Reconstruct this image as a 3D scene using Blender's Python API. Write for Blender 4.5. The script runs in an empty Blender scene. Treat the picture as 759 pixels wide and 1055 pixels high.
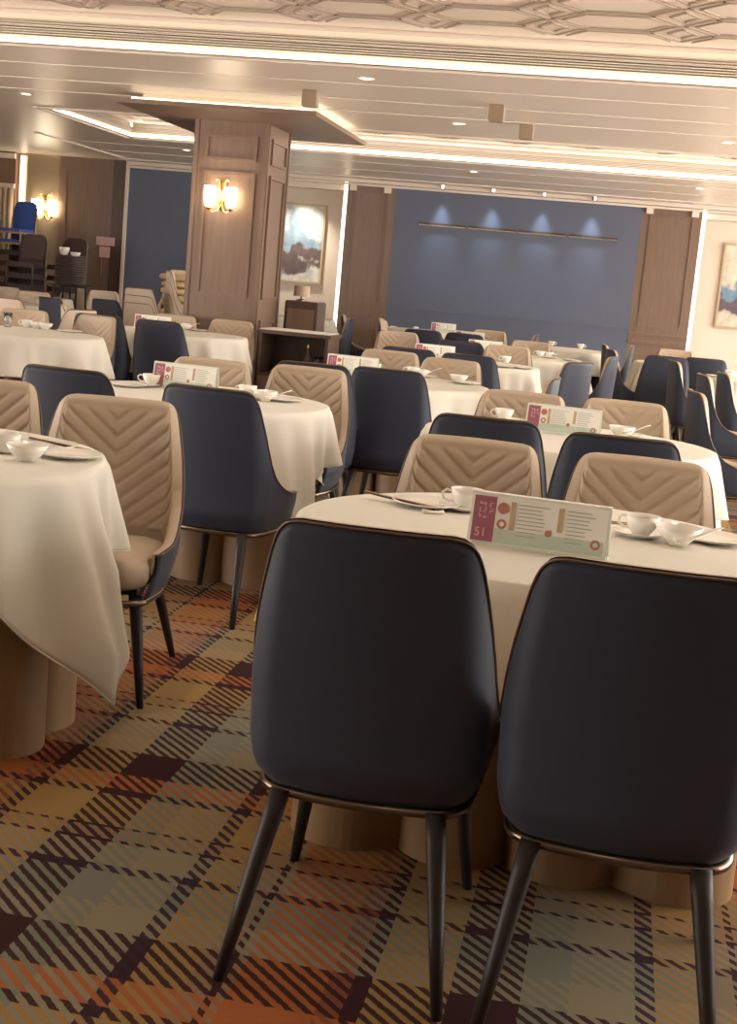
import bpy, bmesh, math, random
import numpy as np
from mathutils import Vector, Matrix
random.seed(7)
PI = math.pi
S = bpy.context.scene
C = S.collection

# ---------------- camera, world, exposure ----------------
FPX, PSI, THE, RHO = 1400.0, math.radians(9.85), math.atan((527.5-289.5)*math.cos(math.radians(5.13))/1400.0), math.radians(5.13)
cam = bpy.data.cameras.new('camera'); co = bpy.data.objects.new('camera', cam); C.objects.link(co)
f = Vector((-math.sin(PSI)*math.cos(THE), math.cos(PSI)*math.cos(THE), -math.sin(THE)))
r0 = Vector((math.cos(PSI), math.sin(PSI), 0)); u0 = r0.cross(f)
r = r0*math.cos(RHO)+u0*math.sin(RHO); u = -r0*math.sin(RHO)+u0*math.cos(RHO)
M = Matrix((r, u, -f)).transposed().to_4x4(); M.translation = Vector((0, 0, 1.42))
co.matrix_world = M
cam.sensor_fit = 'VERTICAL'; cam.sensor_height = 36.0; cam.lens = FPX/1055*36; cam.clip_start = .05
S.camera = co
S.view_settings.view_transform = 'Standard'; S.view_settings.look = 'None'; S.view_settings.gamma = 1.0
S.view_settings.use_curve_mapping = False
S.view_settings.exposure = 0.72
S.cycles.use_denoising = True
S.cycles.max_bounces = 6; S.cycles.diffuse_bounces = 4; S.cycles.glossy_bounces = 3
S.cycles.sample_clamp_indirect = 4.0
w = bpy.data.worlds.new('world'); S.world = w; w.use_nodes = True
w.node_tree.nodes['Background'].inputs[0].default_value = (1.0, .915, .82, 1)
w.node_tree.nodes['Background'].inputs[1].default_value = 5.8

def lamp(kind, loc, energy, color, rot=(0, 0, 0), **kw):
    l = bpy.data.lights.new(kind.lower()+'_lamp', kind); l.energy = energy; l.color = color
    for k, v in kw.items(): setattr(l, k, v)
    o = bpy.data.objects.new(kind.lower()+'_lamp', l); o.location = loc; o.rotation_euler = rot; C.objects.link(o)
    return o
WARM = (1.0, .89, .76)
# cove light: LED tape hidden in the ceiling trays, shining up into them
lamp('AREA', (-1.7, 9.42, 2.93), 4, WARM, (math.radians(165), 0, 0), shape='RECTANGLE', size=11.5, size_y=.06)
lamp('AREA', (-1.7, 3.2, 2.93), 4, WARM, (math.radians(195), 0, 0), shape='RECTANGLE', size=11.5, size_y=.06)
lamp('AREA', (-.9, 16.1, 2.93), 4*4, WARM, (math.radians(165), 0, 0), shape='RECTANGLE', size=10.3, size_y=.06)
lamp('AREA', (-.9, 13.95, 2.93), 4*2, WARM, (math.radians(195), 0, 0), shape='RECTANGLE', size=10.3, size_y=.06)

# ---------------- materials ----------------
def mat(name, col, rough=.6, metal=0, emit=None, es=0, spec=.5, bump=None, sheen=0, coat=0, var=0):
    m = bpy.data.materials.new(name); m.use_nodes = True; nt = m.node_tree; b = nt.nodes['Principled BSDF']
    b.inputs['Base Color'].default_value = (*col, 1); b.inputs['Roughness'].default_value = rough
    b.inputs['Metallic'].default_value = metal; b.inputs['Specular IOR Level'].default_value = spec
    if emit: b.inputs['Emission Color'].default_value = (*emit, 1); b.inputs['Emission Strength'].default_value = es
    if sheen: b.inputs['Sheen Weight'].default_value = sheen; b.inputs['Sheen Roughness'].default_value = .4
    if coat: b.inputs['Coat Weight'].default_value = coat
    tc = nt.nodes.new('ShaderNodeTexCoord')
    if bump:
        n = nt.nodes.new('ShaderNodeTexNoise'); n.inputs['Scale'].default_value = bump[0]; n.inputs['Detail'].default_value = 3
        bp = nt.nodes.new('ShaderNodeBump'); bp.inputs['Strength'].default_value = bump[1]; bp.inputs['Distance'].default_value = .004
        nt.links.new(tc.outputs['Object'], n.inputs['Vector']); nt.links.new(n.outputs['Fac'], bp.inputs['Height']); nt.links.new(bp.outputs['Normal'], b.inputs['Normal'])
    if var:
        n = nt.nodes.new('ShaderNodeTexNoise'); n.inputs['Scale'].default_value = 3; n.inputs['Detail'].default_value = 4
        mp = nt.nodes.new('ShaderNodeMapRange'); mp.inputs[3].default_value = 1-var; mp.inputs[4].default_value = 1+var
        mx = nt.nodes.new('ShaderNodeMix'); mx.data_type = 'RGBA'; mx.blend_type = 'MULTIPLY'; mx.inputs[0].default_value = 1
        mx.inputs[6].default_value = (*col, 1)
        nt.links.new(tc.outputs['Object'], n.inputs['Vector']); nt.links.new(n.outputs['Fac'], mp.inputs[0])
        nt.links.new(mp.outputs[0], mx.inputs[7]); nt.links.new(mx.outputs[2], b.inputs['Base Color'])
    return m

def wood(name, c1, c2, rough=.35):
    m = mat(name, c1, rough); nt = m.node_tree; b = nt.nodes['Principled BSDF']
    tc = nt.nodes.new('ShaderNodeTexCoord'); mp = nt.nodes.new('ShaderNodeMapping'); mp.inputs['Scale'].default_value = (9, 9, .8)
    n = nt.nodes.new('ShaderNodeTexNoise'); n.inputs['Scale'].default_value = 3; n.inputs['Detail'].default_value = 6
    rp = nt.nodes.new('ShaderNodeValToRGB'); rp.color_ramp.elements[0].color = (*c1, 1); rp.color_ramp.elements[1].color = (*c2, 1)
    rp.color_ramp.elements[0].position = .3; rp.color_ramp.elements[1].position = .7
    nt.links.new(tc.outputs['Object'], mp.inputs[0]); nt.links.new(mp.outputs[0], n.inputs['Vector'])
    nt.links.new(n.outputs['Fac'], rp.inputs[0]); nt.links.new(rp.outputs[0], b.inputs['Base Color'])
    return m

NAVY = mat('navy_leather', (.036, .043, .066), .55, spec=.25, bump=(260, .15), sheen=.1)
BEIGE = mat('beige_leather', (.42, .325, .235), .5, spec=.35, bump=(200, .1))
PALE = mat('pale_leather', (.56, .46, .36), .5, spec=.35, bump=(200, .1))
PIPE = mat('brown_piping', (.10, .055, .035), .45)
BRONZE = mat('bronze_metal', (.16, .12, .09), .25, metal=.9)
LEG = mat('dark_leg', (.022, .015, .012), .5, spec=.3)
CLOTH = mat('tablecloth_cotton', (.66, .635, .56), .75, spec=.2, bump=(400, .12))
WHITE = mat('porcelain', (.80, .77, .70), .2, spec=.5)
TAN = wood('tan_laminate', (.24, .145, .070), (.27, .165, .085), .45)
WOOD = wood('brown_wood', (.175, .112, .080), (.21, .137, .10), .38)
WOODD = wood('dark_wood', (.07, .043, .032), (.10, .06, .044), .35)
NWALL = mat('navy_wall_fabric', (.105, .122, .175), .55, bump=(60, .2))
CEIL = mat('ceiling_paint', (.74, .655, .56), .35, spec=.6)
CEILW = mat('ceiling_white', (.72, .62, .53), .6)
RIB_SHADOW = mat('lattice_shadow_rib', (.40, .32, .25), .5)  # taupe set darker to stand in for shadow lines along the mouldings
CREAM = mat('cream_wall', (.64, .55, .46), .6, var=.03)
GOLDP = mat('champagne_panel', (.50, .40, .27), .22, metal=.6)
FRAMEM = mat('frame_gilt', (.42, .33, .20), .4, metal=.3)
GOLD = mat('brass', (.75, .50, .18), .25, metal=1)
LED = mat('led_strip', (1, .9, .7), .5, emit=(1.0, .84, .58), es=2.3)
LEDW = mat('led_wall_strip', (1, .9, .8), .5, emit=(1.0, .80, .60), es=2.3*.75)
SHADE = mat('sconce_glass', (1, .95, .85), .4, emit=(1.0, .80, .50), es=9)
GREYM = mat('grille_metal', (.50, .43, .36), .4)
MAROON = mat('maroon_print', (.30, .10, .14), .5)
CARDW = mat('card_white', (.80, .80, .74), .4)
CARDT = mat('card_mint', (.50, .60, .51), .4)
ACR = mat('acrylic_edge', (.75, .78, .70), .15)
INK = mat('print_ink', (.36, .40, .33), .6)
OCHRE = mat('print_ochre', (.50, .36, .22), .6)
REDP = mat('print_red', (.42, .17, .12), .6)
PINKP = mat('print_pink', (.72, .38, .42), .5)
GREENP = mat('print_green', (.25, .35, .16), .5)
PINKL = mat('pink_ink', (.78, .45, .50), .5)
STEEL = mat('steel', (.55, .52, .48), .25, metal=1)
BLUEC = mat('blue_chair_cover', (.05, .12, .42), .55)
TANW = wood('tan_wood_frame', (.42, .26, .12), (.5, .32, .15), .4)
DKFR = mat('dark_chair_frame', (.065, .042, .04), .35)
SIGNP = mat('pink_sign', (.62, .42, .38), .6)
BOXT = mat('tan_box', (.30, .22, .15), .6)
GLASS = mat('clear_glass', (.9, .9, .9), .05); GLASS.node_tree.nodes['Principled BSDF'].inputs['Transmission Weight'].default_value = .95
CURT = mat('beige_curtain', (.45, .35, .25), .8)

# carpet: tartan twill. warp colours run along x, weft colours along y, woven on a 45 degree twill
def carpet():
    m = bpy.data.materials.new('tartan_carpet'); m.use_nodes = True; nt = m.node_tree; b = nt.nodes['Principled BSDF']
    b.inputs['Roughness'].default_value = .95; b.inputs['Specular IOR Level'].default_value = .1
    L = nt.links.new; tc = nt.nodes.new('ShaderNodeTexCoord')
    nz = nt.nodes.new('ShaderNodeTexNoise'); nz.inputs['Scale'].default_value = 60; L(tc.outputs['Object'], nz.inputs['Vector'])
    sub = nt.nodes.new('ShaderNodeVectorMath'); sub.operation = 'MULTIPLY_ADD'
    sub.inputs[1].default_value = (.007,)*3; L(nz.outputs['Color'], sub.inputs[0]); L(tc.outputs['Object'], sub.inputs[2])
    sp = nt.nodes.new('ShaderNodeSeparateXYZ'); L(sub.outputs[0], sp.inputs[0])
    def mth(op, a, bb=None):
        n = nt.nodes.new('ShaderNodeMath'); n.operation = op
        for i, v in enumerate((a, bb)):
            if v is None: continue
            if isinstance(v, (int, float)): n.inputs[i].default_value = v
            else: L(v, n.inputs[i])
        return n.outputs[0]
    P = 1.05
    def ramp(coord, x0, stops):
        fr = mth('FRACT', mth('DIVIDE', mth('SUBTRACT', coord, x0), P))
        rp = nt.nodes.new('ShaderNodeValToRGB'); cr = rp.color_ramp; cr.interpolation = 'CONSTANT'
        while len(cr.elements) < len(stops): cr.elements.new(.5)
        for e, (p, c) in zip(cr.elements, stops): e.position = p/P
        for e, (p, c) in zip(cr.elements, stops): e.color = (*c, 1)
        L(fr, rp.inputs[0]); return rp.outputs[0]
    DK = (.036, .013, .013); PU = (.034, .018, .028); GG = (.225, .19, .125); GO = (.27, .165, .062); OR = (.31, .10, .032); TA = (.235, .145, .083); TE = (.165, .165, .125); RD = (.20, .062, .03)
    wx = ramp(sp.outputs[0], -1.24-PX*1.05, [(0, DK), (.14, TE), (.24, GG), (.375, PU), (.415, GO), (.53, TA), (.585, DK), (.60, TA), (.62, OR), (.80, RD), (.85, DK), (.89, GO)])
    wy = ramp(sp.outputs[1], 2.42-PX*1.05, [(0, DK), (.18, GG), (.30, TE), (.45, PU), (.485, GG), (.61, DK), (.625, TA), (.69, DK), (.705, GO), (.90, DK), (.94, OR)])
    s = mth('ADD', sp.outputs[0], sp.outputs[1])
    mk = mth('LESS_THAN', mth('FRACT', mth('DIVIDE', s, .041)), .5)
    mx = nt.nodes.new('ShaderNodeMix'); mx.data_type = 'RGBA'; mk2 = mth('ADD', mth('MULTIPLY', mk, .90), .05); L(mk2, mx.inputs[0]); L(wx, mx.inputs[6]); L(wy, mx.inputs[7])
    n2 = nt.nodes.new('ShaderNodeTexNoise'); n2.inputs['Scale'].default_value = 350; L(tc.outputs['Object'], n2.inputs['Vector'])
    mr = nt.nodes.new('ShaderNodeMapRange'); mr.inputs[3].default_value = .75; mr.inputs[4].default_value = 1.25; L(n2.outputs['Fac'], mr.inputs[0])
    m2 = nt.nodes.new('ShaderNodeMix'); m2.data_type = 'RGBA'; m2.blend_type = 'MULTIPLY'; m2.inputs[0].default_value = 1
    L(mx.outputs[2], m2.inputs[6]); L(mr.outputs[0], m2.inputs[7]); L(m2.outputs[2], b.inputs['Base Color'])
    return m
PX = 0
CARPET = carpet()

# ---------------- helpers ----------------
def link(name, me, parent=None, m=None):
    if m is not None and not me.materials:
        for k in (m if isinstance(m, (list, tuple)) else [m]): me.materials.append(k)
    o = bpy.data.objects.new(name, me); C.objects.link(o)
    if parent: o.parent = parent
    return o
def obj(name, bm, m, parent=None, smooth=False, bevel=0):
    if bevel:
        bmesh.ops.bevel(bm, geom=list(bm.edges), offset=bevel, segments=2, affect='EDGES', clamp_overlap=True)
    bmesh.ops.recalc_face_normals(bm, faces=bm.faces)
    me = bpy.data.meshes.new(name); bm.to_mesh(me); bm.free()
    if smooth: me.polygons.foreach_set('use_smooth', [True]*len(me.polygons))
    return link(name, me, parent, m)
def tag(o, label=None, cat=None, group=None, kind=None):
    if label: o['label'] = label
    if cat: o['category'] = cat
    if group: o['group'] = group
    if kind: o['kind'] = kind
    return o
def empty(name, loc=(0, 0, 0), rz=0):
    o = bpy.data.objects.new(name, None); o.location = loc; o.rotation_euler = (0, 0, rz); o.empty_display_size = .1
    C.objects.link(o); return o
def copy_tree(o, parent=None):
    c = o.copy(); C.objects.link(c)
    if parent: c.parent = parent
    for ch in list(KIDS.get(o.name, [])) or [x for x in o.children]: copy_tree(ch, c)
    return c
KIDS = {}
def box(bm, a, b, mi=0):
    x0, y0, z0 = a; x1, y1, z1 = b
    v = [bm.verts.new(p) for p in ((x0, y0, z0), (x1, y0, z0), (x1, y1, z0), (x0, y1, z0), (x0, y0, z1), (x1, y0, z1), (x1, y1, z1), (x0, y1, z1))]
    for q in ((0, 3, 2, 1), (4, 5, 6, 7), (0, 1, 5, 4), (1, 2, 6, 5), (2, 3, 7, 6), (3, 0, 4, 7)):
        fc = bm.faces.new([v[i] for i in q]); fc.material_index = mi
    return bm
def B(a, b): return box(bmesh.new(), a, b)
def rings(bm, rs, closed=True, cap0=True, cap1=True, mi=0):
    """rs: list of rings (lists of points); bridge them."""
    V = [[bm.verts.new(p) for p in rg] for rg in rs]; n = len(V[0])
    for a, b in zip(V, V[1:]):
        for i in range(n if closed else n-1):
            j = (i+1) % n; fc = bm.faces.new((a[i], a[j], b[j], b[i])); fc.material_index = mi
    if cap0: bm.faces.new(V[0][::-1]).material_index = mi
    if cap1: bm.faces.new(V[-1]).material_index = mi
    return V
def lathe(bm, prof, n=32, c=(0, 0, 0), caps=(True, True), mi=0):
    return rings(bm, [[(c[0]+rr*math.cos(2*PI*i/n), c[1]+rr*math.sin(2*PI*i/n), c[2]+z) for i in range(n)] for rr, z in prof], True, caps[0], caps[1], mi)
def tube(bm, pts, rad, n=8, closed=False, caps=True):
    pts = [Vector(p) for p in pts]; m = len(pts); rs = []
    up = Vector((0, 0, 1)); prev = None
    for i, p in enumerate(pts):
        if closed: t = pts[(i+1) % m]-pts[i-1]
        else: t = pts[min(i+1, m-1)]-pts[max(i-1, 0)]
        t.normalize()
        if prev is None:
            a = up if abs(t.dot(up)) < .9 else Vector((1, 0, 0)); nrm = (a-t*a.dot(t)).normalized()
        else: nrm = (prev-t*prev.dot(t)).normalized()
        prev = nrm; bn = t.cross(nrm); rr = rad[i] if isinstance(rad, (list, tuple)) else rad
        rs.append([p+(nrm*math.cos(2*PI*k/n)+bn*math.sin(2*PI*k/n))*rr for k in range(n)])
    if closed: rs.append(rs[0])
    rings(bm, rs, True, caps and not closed, caps and not closed)
    return bm
def struct(name, bm, m, **k): o = obj(name, bm, m, **k); o['kind'] = 'structure'; return o

# ---------------- the room ----------------
H = 2.9; XL, XR, YN, YB = -10.6, 5.2, -2.5, 20.3
struct('floor', B((XL-.2, YN, -.1), (XR, YB+.5, 0)), CARPET)
bm = bmesh.new()
T1 = (-8.2, 4.6, 3.0, 9.63); T2 = (-6.18, 4.6, 13.78, 16.3)
for a, b in [((XL-.2, YN, H), (XR, T1[2], H+.12)), ((XL-.2, T1[3], H), (XR, T2[2], H+.12)), ((XL-.2, T2[3], H), (XR, YB+.5, H+.12)),
             ((XL-.2, T1[2], H), (T1[0], T1[3], H+.12)), ((T1[1], T1[2], H), (XR, T1[3], H+.12)), ((XL-.2, T2[2], H), (T2[0], T2[3], H+.12)), ((T2[1], T2[2], H), (XR, T2[3], H+.12))]:
    box(bm, a, b)
struct('ceiling', bm, CEIL)
TZ = H+.20
n_t = [0]
def trim(bm, m, **k):
    n_t[0] += 1; return struct('trim_%d' % n_t[0], bm, m, **k)
for T in (T1, T2):
    # recessed tray: white field, border, ribbed sides
    trim(B((T[0]-.15, T[2]-.15, TZ), (T[1]+.15, T[3]+.15, TZ+.05)), CEILW)
    bm = bmesh.new(); d = .22; x0, x1, y0, y1 = T
    box(bm, (x0, y1-d, TZ-.035), (x1, y1, TZ)); box(bm, (x0, y0, TZ-.035), (x1, y0+d, TZ)); box(bm, (x0, y0+d, TZ-.035), (x0+d, y1-d, TZ)); box(bm, (x1-d, y0+d, TZ-.035), (x1, y1-d, TZ))
    trim(bm, CEILW, bevel=.01)
    bm = bmesh.new()
    for z in np.arange(H+.055, TZ-.04, .017):
        z = float(z)
        for a, b in [((x0, y1, z), (x1, y1+.05, z+.010)), ((x0, y0-.05, z), (x1, y0, z+.010)), ((x0-.05, y0, z), (x0, y1, z+.010)), ((x1, y0, z), (x1+.05, y1, z+.010))]: box(bm, a, b)
    box(bm, (x0, y1+.03, H), (x1, y1+.06, TZ)); box(bm, (x0, y0-.06, H), (x1, y0-.03, TZ)); box(bm, (x0-.06, y0, H), (x0-.03, y1, TZ)); box(bm, (x1+.03, y0, H), (x1+.06, y1, TZ))
    trim(bm, GREYM)
    # lip under the strip
    bm = bmesh.new(); l = .10
    box(bm, (x0, y1+.05, H-.02), (x1, y1+l, H-.001)); box(bm, (x0, y0-l, H-.02), (x1, y0-.05, H-.001)); box(bm, (x0-l, y0-l, H-.02), (x0-.05, y1+l, H-.001))
    trim(bm, CEILW)
    # LED strip
    nm = 'over the near tables' if T is T1 else 'by the far wall'
    bm = bmesh.new()
    box(bm, (x0, y1-.03, H+.002), (x1, y1-.005, H+.026)); box(bm, (x0+.005, y0+.03, H+.002), (x0+.03, y1-.035, H+.026)); box(bm, (x0, y0+.005, H+.002), (x1, y0+.03, H+.026))
    tag(obj('cove_light', bm, LED), 'warm white LED strip lining the ceiling tray '+nm, 'light strip')
# lattice of mouldings in the trays
def lattice(T):
    bm = bmesh.new(); x0, x1, y0, y1 = [T[0]+.25, T[1]-.25, T[2]+.25, T[3]-.25]
    def bar(p, q, wd=.032, dz=.008):
        p = Vector((*p, 0)); q = Vector((*q, 0))
        for e in (p, q):
            if not (x0 <= e.x <= x1 and y0 <= e.y <= y1): return
        t = (q-p).normalized(); nn = Vector((-t.y, t.x, 0))*wd/2
        V = [bm.verts.new(c+Vector((0, 0, z))) for z in (TZ-dz, TZ-.001) for c in (p-nn-t*.01, q-nn+t*.01, q+nn+t*.01, p+nn-t*.01)]
        for k in ((0, 1, 2, 3), (7, 6, 5, 4), (0, 4, 5, 1), (1, 5, 6, 2), (2, 6, 7, 3), (3, 7, 4, 0)): bm.faces.new([V[i] for i in k])
    px, py = .80, .50
    y = y1+.25-.38+.0
    while y > y0-.3:
        x = -.26-px*12
        while x < x1+.5:
            for k, wd in ((1, .024), (.84, .014)):
                hx, hy, c = (px/2-.015)*k, (py/2-.012)*k, .17*k
                P = [(x-hx, y), (x-hx+c, y-hy), (x+hx-c, y-hy), (x+hx, y), (x+hx-c, y+hy), (x-hx+c, y+hy)]
                for q in range(6): bar(P[q], P[(q+1) % 6], wd)
            dx, dy = x+px/2, y-py/2
            P = [(dx-.085, dy), (dx, dy-.14), (dx+.085, dy), (dx, dy+.14)]
            for q in range(4): bar(P[q], P[(q+1) % 4], .018)
            x += px
        y -= py
    trim(bm, RIB_SHADOW)
lattice(T1); lattice(T2)
# slot grooves across the lower ceiling between the trays
for y, d in ((11.5, .05), (12.3, .05), (10.6, .03), (17.4, .08), (18.6, .06)):
    trim(B((-7.5 if y > 17 else XL, y, H-.005), (XR, y+d, H)), CEIL)
trim(B((-7.58, 16.6, H-.02), (-7.54, YB, H)), CEIL)

# back wall at Y = 20.3; niches stand behind it at 20.55
def wallseg(x0, x1, m, z0=0, z1=H, y0=YB, y1=YB+.2): return trim(B((x0, y0, z0), (x1, y1, z1)), m)
struct('wall_back', B((XL-.2, YB+.45, 0), (XR, YB+.6, H)), CREAM)
wallseg(-3.54, .06, NWALL)
wallseg(-7.70, -6.05, NWALL)
def wpanel(x0, x1):
    wallseg(x0, x1, WOOD)
    wi = x1-x0
    for (z0, z1) in ((.14, .72), (1.12, 2.72)) if wi > .3 else ():
        bm = bmesh.new(); a, b = x0+.11, x1-.11; t = .025; y0, y1 = YB-.018, YB
        box(bm, (a, y0, z0), (b, y1, z0+t)); box(bm, (a, y0, z1-t), (b, y1, z1)); box(bm, (a, y0, z0+t), (a+t, y1, z1-t)); box(bm, (b-t, y0, z0+t), (b, y1, z1-t))
        trim(bm, WOOD)
    trim(B((x0, YB-.025, .88), (x1, YB, .93)), WOOD); trim(B((x0, YB-.02, 1.0), (x1, YB, 1.03)), WOOD)
wpanel(-4.27, -3.54); wpanel(.06, .90)
wpanel(-8.83, -7.95)
wallseg(-7.95, -7.70, WOODD); trim(B((-7.74, YB-.03, 0), (-7.69, YB, 2.87)), CEILW)
wallseg(-9.36, -8.83, GOLDP)
wallseg(-10.8, -9.55, WOOD)
trim(B((-10.8, YB-.04, 2.35), (-9.55, YB, 2.42)), CEILW); trim(B((-10.8, YB-.06, 2.80), (-9.55, YB, 2.88)), CEILW)
bm = bmesh.new()
for i in range(14): lathe(bm, [(.045, 0), (.045, 1.0)], 10, (-10.7+i*.085, YB-.05, 1.35))
trim(bm, CURT, smooth=True)
trim(B((-3.54, YB-.02, 1.055), (.06, YB, 1.085)), NWALL)
# raised seam under the four spots, in four lengths
for i, x in enumerate((-3.16, -2.42, -1.69, -.95)):
    trim(B((x, YB-.03, 2.30), (x+.70, YB, 2.318)), STEEL); trim(B((x, YB-.006, 2.319), (x+.70, YB, 2.345)), WOODD)
# cornice
for i, (z, d) in enumerate(((2.80, .05), (2.84, .09), (2.87, .14))):
    trim(B((-7.7, YB-d, z), (XR, YB, z+.031)), CEILW)
trim(B((-7.7, YB-.5, 2.885), (XR, YB-.14, 2.9)), CEILW)
for x in (-4.18, -3.66, .16, .80): trim(B((x-.05, YB-.06, 2.72), (x+.05, YB-.001, 2.80)), CEILW)
trim(B((-6.05, YB+.1, 2.72), (-4.3, YB+.44, 2.80)), CEILW); trim(B((.95, YB+.1, 2.72), (XR, YB+.44, 2.80)), CEILW)
# vertical LED strips beside the niches
for x, z0, wh in ((-4.30, 0.05, 'left of the dark brown panel, beside the mountain painting'), (.925, 0.05, 'right of the brown panel at the far right'), (-9.455, 1.3, 'above the chair stacks at the far left')):
    tag(obj('wall_light_strip', B((x-.03, YB+.02, z0), (x+.03, YB+.08, 2.86)), LEDW), 'glowing vertical LED strip '+wh, 'light strip')
wallseg(-9.55, -9.36, GOLDP, y0=YB+.09, y1=YB+.2)
struct('wall_left', B((XL-.2, 10, 0), (XL, YB+.6, H)), WOOD)
struct('shading_wall_right', B((XR, YN-.2, 0), (XR+.2, 2.6, H)), WOOD)  # unseen short wall, added to darken the right foreground
struct('shading_wall_front', B((XL-.2, YN-.2, 0), (XR, YN, H)), WOOD)  # unseen wall behind the camera, added to keep ambient light off near chair backs
struct('baseboard_back', B((-10.5, YB-.04, 0), (.9, YB-.026, .12)), WOODD)

# column with its hovering soffit slab
CX0, CX1, CY0, CY1 = -4.19, -3.48, 12.75, 13.55
colm = struct('wall_column', B((CX0, CY0, 0), (CX1, CY1, 2.80)), WOOD)
def frame(bm, u0, u1, z0, z1, face, t=.03, d=.02):
    def bx(a0, a1, b0, b1):
        if face == 'f': box(bm, (a0, CY0-d, b0), (a1, CY0, b1))
        else: box(bm, (CX1, a0, b0), (CX1+d, a1, b1))
    bx(u0, u1, z0, z0+t); bx(u0, u1, z1-t, z1); bx(u0, u0+t, z0+t, z1-t); bx(u1-t, u1, z0+t, z1-t)
bm = bmesh.new()
for z0, z1 in ((1.15, 2.32), (2.42, 2.66), (.2, .95)): frame(bm, CX0+.10, CX1-.10, z0, z1, 'f'); frame(bm, CY0+.12, CY1-.12, z0, z1, 's')
trim(bm, WOOD)
bm = bmesh.new()
for x, y in ((CX0-.015, CY0-.015), (CX1-.035, CY0-.015), (CX1-.035, CY1-.035)): box(bm, (x, y, 0), (x+.05, y+.05, 2.80))
trim(bm, WOOD, bevel=.008)
trim(B((-4.66, 11.85, 2.785), (-2.83, 14.15, 2.825)), WOOD)
bm = bmesh.new()
box(bm, (-4.5, 12.1, 2.825), (-3.0, 14.0, 2.9)); trim(bm, CEIL)
bm = bmesh.new()
box(bm, (-4.55, 11.95, 2.826), (-2.93, 11.99, 2.85)); box(bm, (-2.95, 12.01, 2.826), (-2.91, 14.0, 2.85))
tag(obj('soffit_light', bm, LED), 'bright LED strip on top of the slab that crowns the column', 'light strip')

# ---------------- lamps ----------------
def downlight(x, y, z=H, e=28, col=WARM, cone=130, label=None):
    t = empty('downlight', (x, y, z)); tag(t, label, 'ceiling light')
    bm = bmesh.new(); lathe(bm, [(.045, -.004), (.062, -.008), (.066, 0), (.045, 0)], 20, caps=(False, False)); obj('trim_ring', bm, CEILW, t)
    bm = bmesh.new(); lathe(bm, [(.044, -.003), (.044, -.001)], 20); obj('lens', bm, DLENS, t)
    lp = lamp('SPOT', (x, y, z-.03), e, col, spot_size=math.radians(cone), spot_blend=.9, shadow_soft_size=.10)
    return t
DLENS = mat('downlight_lens', (1, .9, .75), .5, emit=(1, .82, .6), es=8)
rows = [(10.3, 'between the two ceiling trays'), (12.7, 'near the column slab'), (17.6, 'before the far wall')]
for j, (y, d) in enumerate(rows):
    for i, x in enumerate((-8.6, -5.9, -2.1, .7, 3.4)):
        if j == 1 and i == 2: x = -1.7
        downlight(x, y, label='small round downlight %s, %s in its row' % (d, ('leftmost', 'second from left', 'middle one', 'second from right', 'rightmost')[i]))
for i, x in enumerate((-5.0, -2.6, -.2, 2.2)):  # unseen fill lamps added to brighten the near chair backs
    downlight(x, .4, e=15, label='added unseen fill lamp behind the camera, %s in its row' % ('leftmost', 'second from left', 'third from left', 'rightmost')[i])
for j, y in enumerate((4.4, 6.8)):
    for i, x in enumerate((-6.6, -4.2, -1.8, .6, 3.0)):
        downlight(x, y, TZ, e=38, label='small round downlight inside the large lattice tray, %s row, %s' % (('nearest', 'farther')[j], ('leftmost', 'second from left', 'middle one', 'second from right', 'rightmost')[i]))
for i, x in enumerate((-2.83, -2.09, -1.36, -.64)):
    t = empty('wall_spotlight', (x, YB-.20, 2.885)); tag(t, 'cool white spotlight over the navy wall, %s of four' % ('leftmost', 'second from left', 'third from left', 'rightmost')[i], 'ceiling light')
    bm = bmesh.new(); lathe(bm, [(.03, -.05), (.035, -.05), (.04, 0), (.03, 0)], 16, caps=(False, False)); obj('housing', bm, STEEL, t)
    lamp('SPOT', (x, YB-.16, 2.85), 38, (.70, .86, 1.0), (math.radians(9), 0, 0), spot_size=math.radians(46), spot_blend=1.0, shadow_soft_size=.04)
for i, (x, y) in enumerate(((-5.0, YB-.1), (1.6, YB-.1))):
    lamp('SPOT', (x, y, 2.68), (80, 8)[i], WARM, (math.radians(24), 0, 0), spot_size=math.radians(90), spot_blend=1.0, shadow_soft_size=.03)

def sconce(loc, scale, label, e):
    t = empty('wall_sconce', loc); tag(t, label, 'wall lamp')
    s = scale
    bm = bmesh.new(); box(bm, (-.022*s, -.012, -.13*s), (.022*s, 0, .15*s)); obj('backplate', bm, GOLD, t, bevel=.004)
    bm = bmesh.new()
    for q in (-1, 1):
        tube(bm, [(0, -.02, -.06*s), (q*.03*s, -.05, -.13*s), (q*.07*s, -.07, -.15*s), (q*.105*s, -.08, -.12*s)], .007*s)
        tube(bm, [(q*.012*s, -.02, -.12*s), (q*.018*s, -.03, .05*s), (q*.028*s, -.035, .15*s), (q*.055*s, -.035, .17*s), (q*.06*s, -.035, .145*s)], [.010*s, .009*s, .008*s, .009*s, .012*s])
        lathe(bm, [(.006, -.03*s), (.028*s, -.01*s), (.034*s, 0)], 16, (q*.105*s, -.08, -.105*s))
    obj('arm', bm, GOLD, t, smooth=True)
    for q in (-1, 1):
        bm = bmesh.new(); lathe(bm, [(.034*s, 0), (.046*s, .03*s), (.053*s, .10*s), (.055*s, .19*s), (.050*s, .19*s), (.045*s, .10*s)], 24, (q*.105*s, -.08, -.10*s), caps=(True, True))
        obj('lamp_shade', bm, SHADE, t, smooth=True)
    lamp('POINT', (loc[0], loc[1]-.16, loc[2]), e, WARM, shadow_soft_size=.08)
sconce((-3.88, CY0-.022, 2.08), 1.0, 'brass wall lamp with two glowing glass shades on the column', 3)
sconce((-9.02, YB-.005, 2.10), 1.25, 'glowing wall lamp on the champagne pilaster at the far left', 5)

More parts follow.
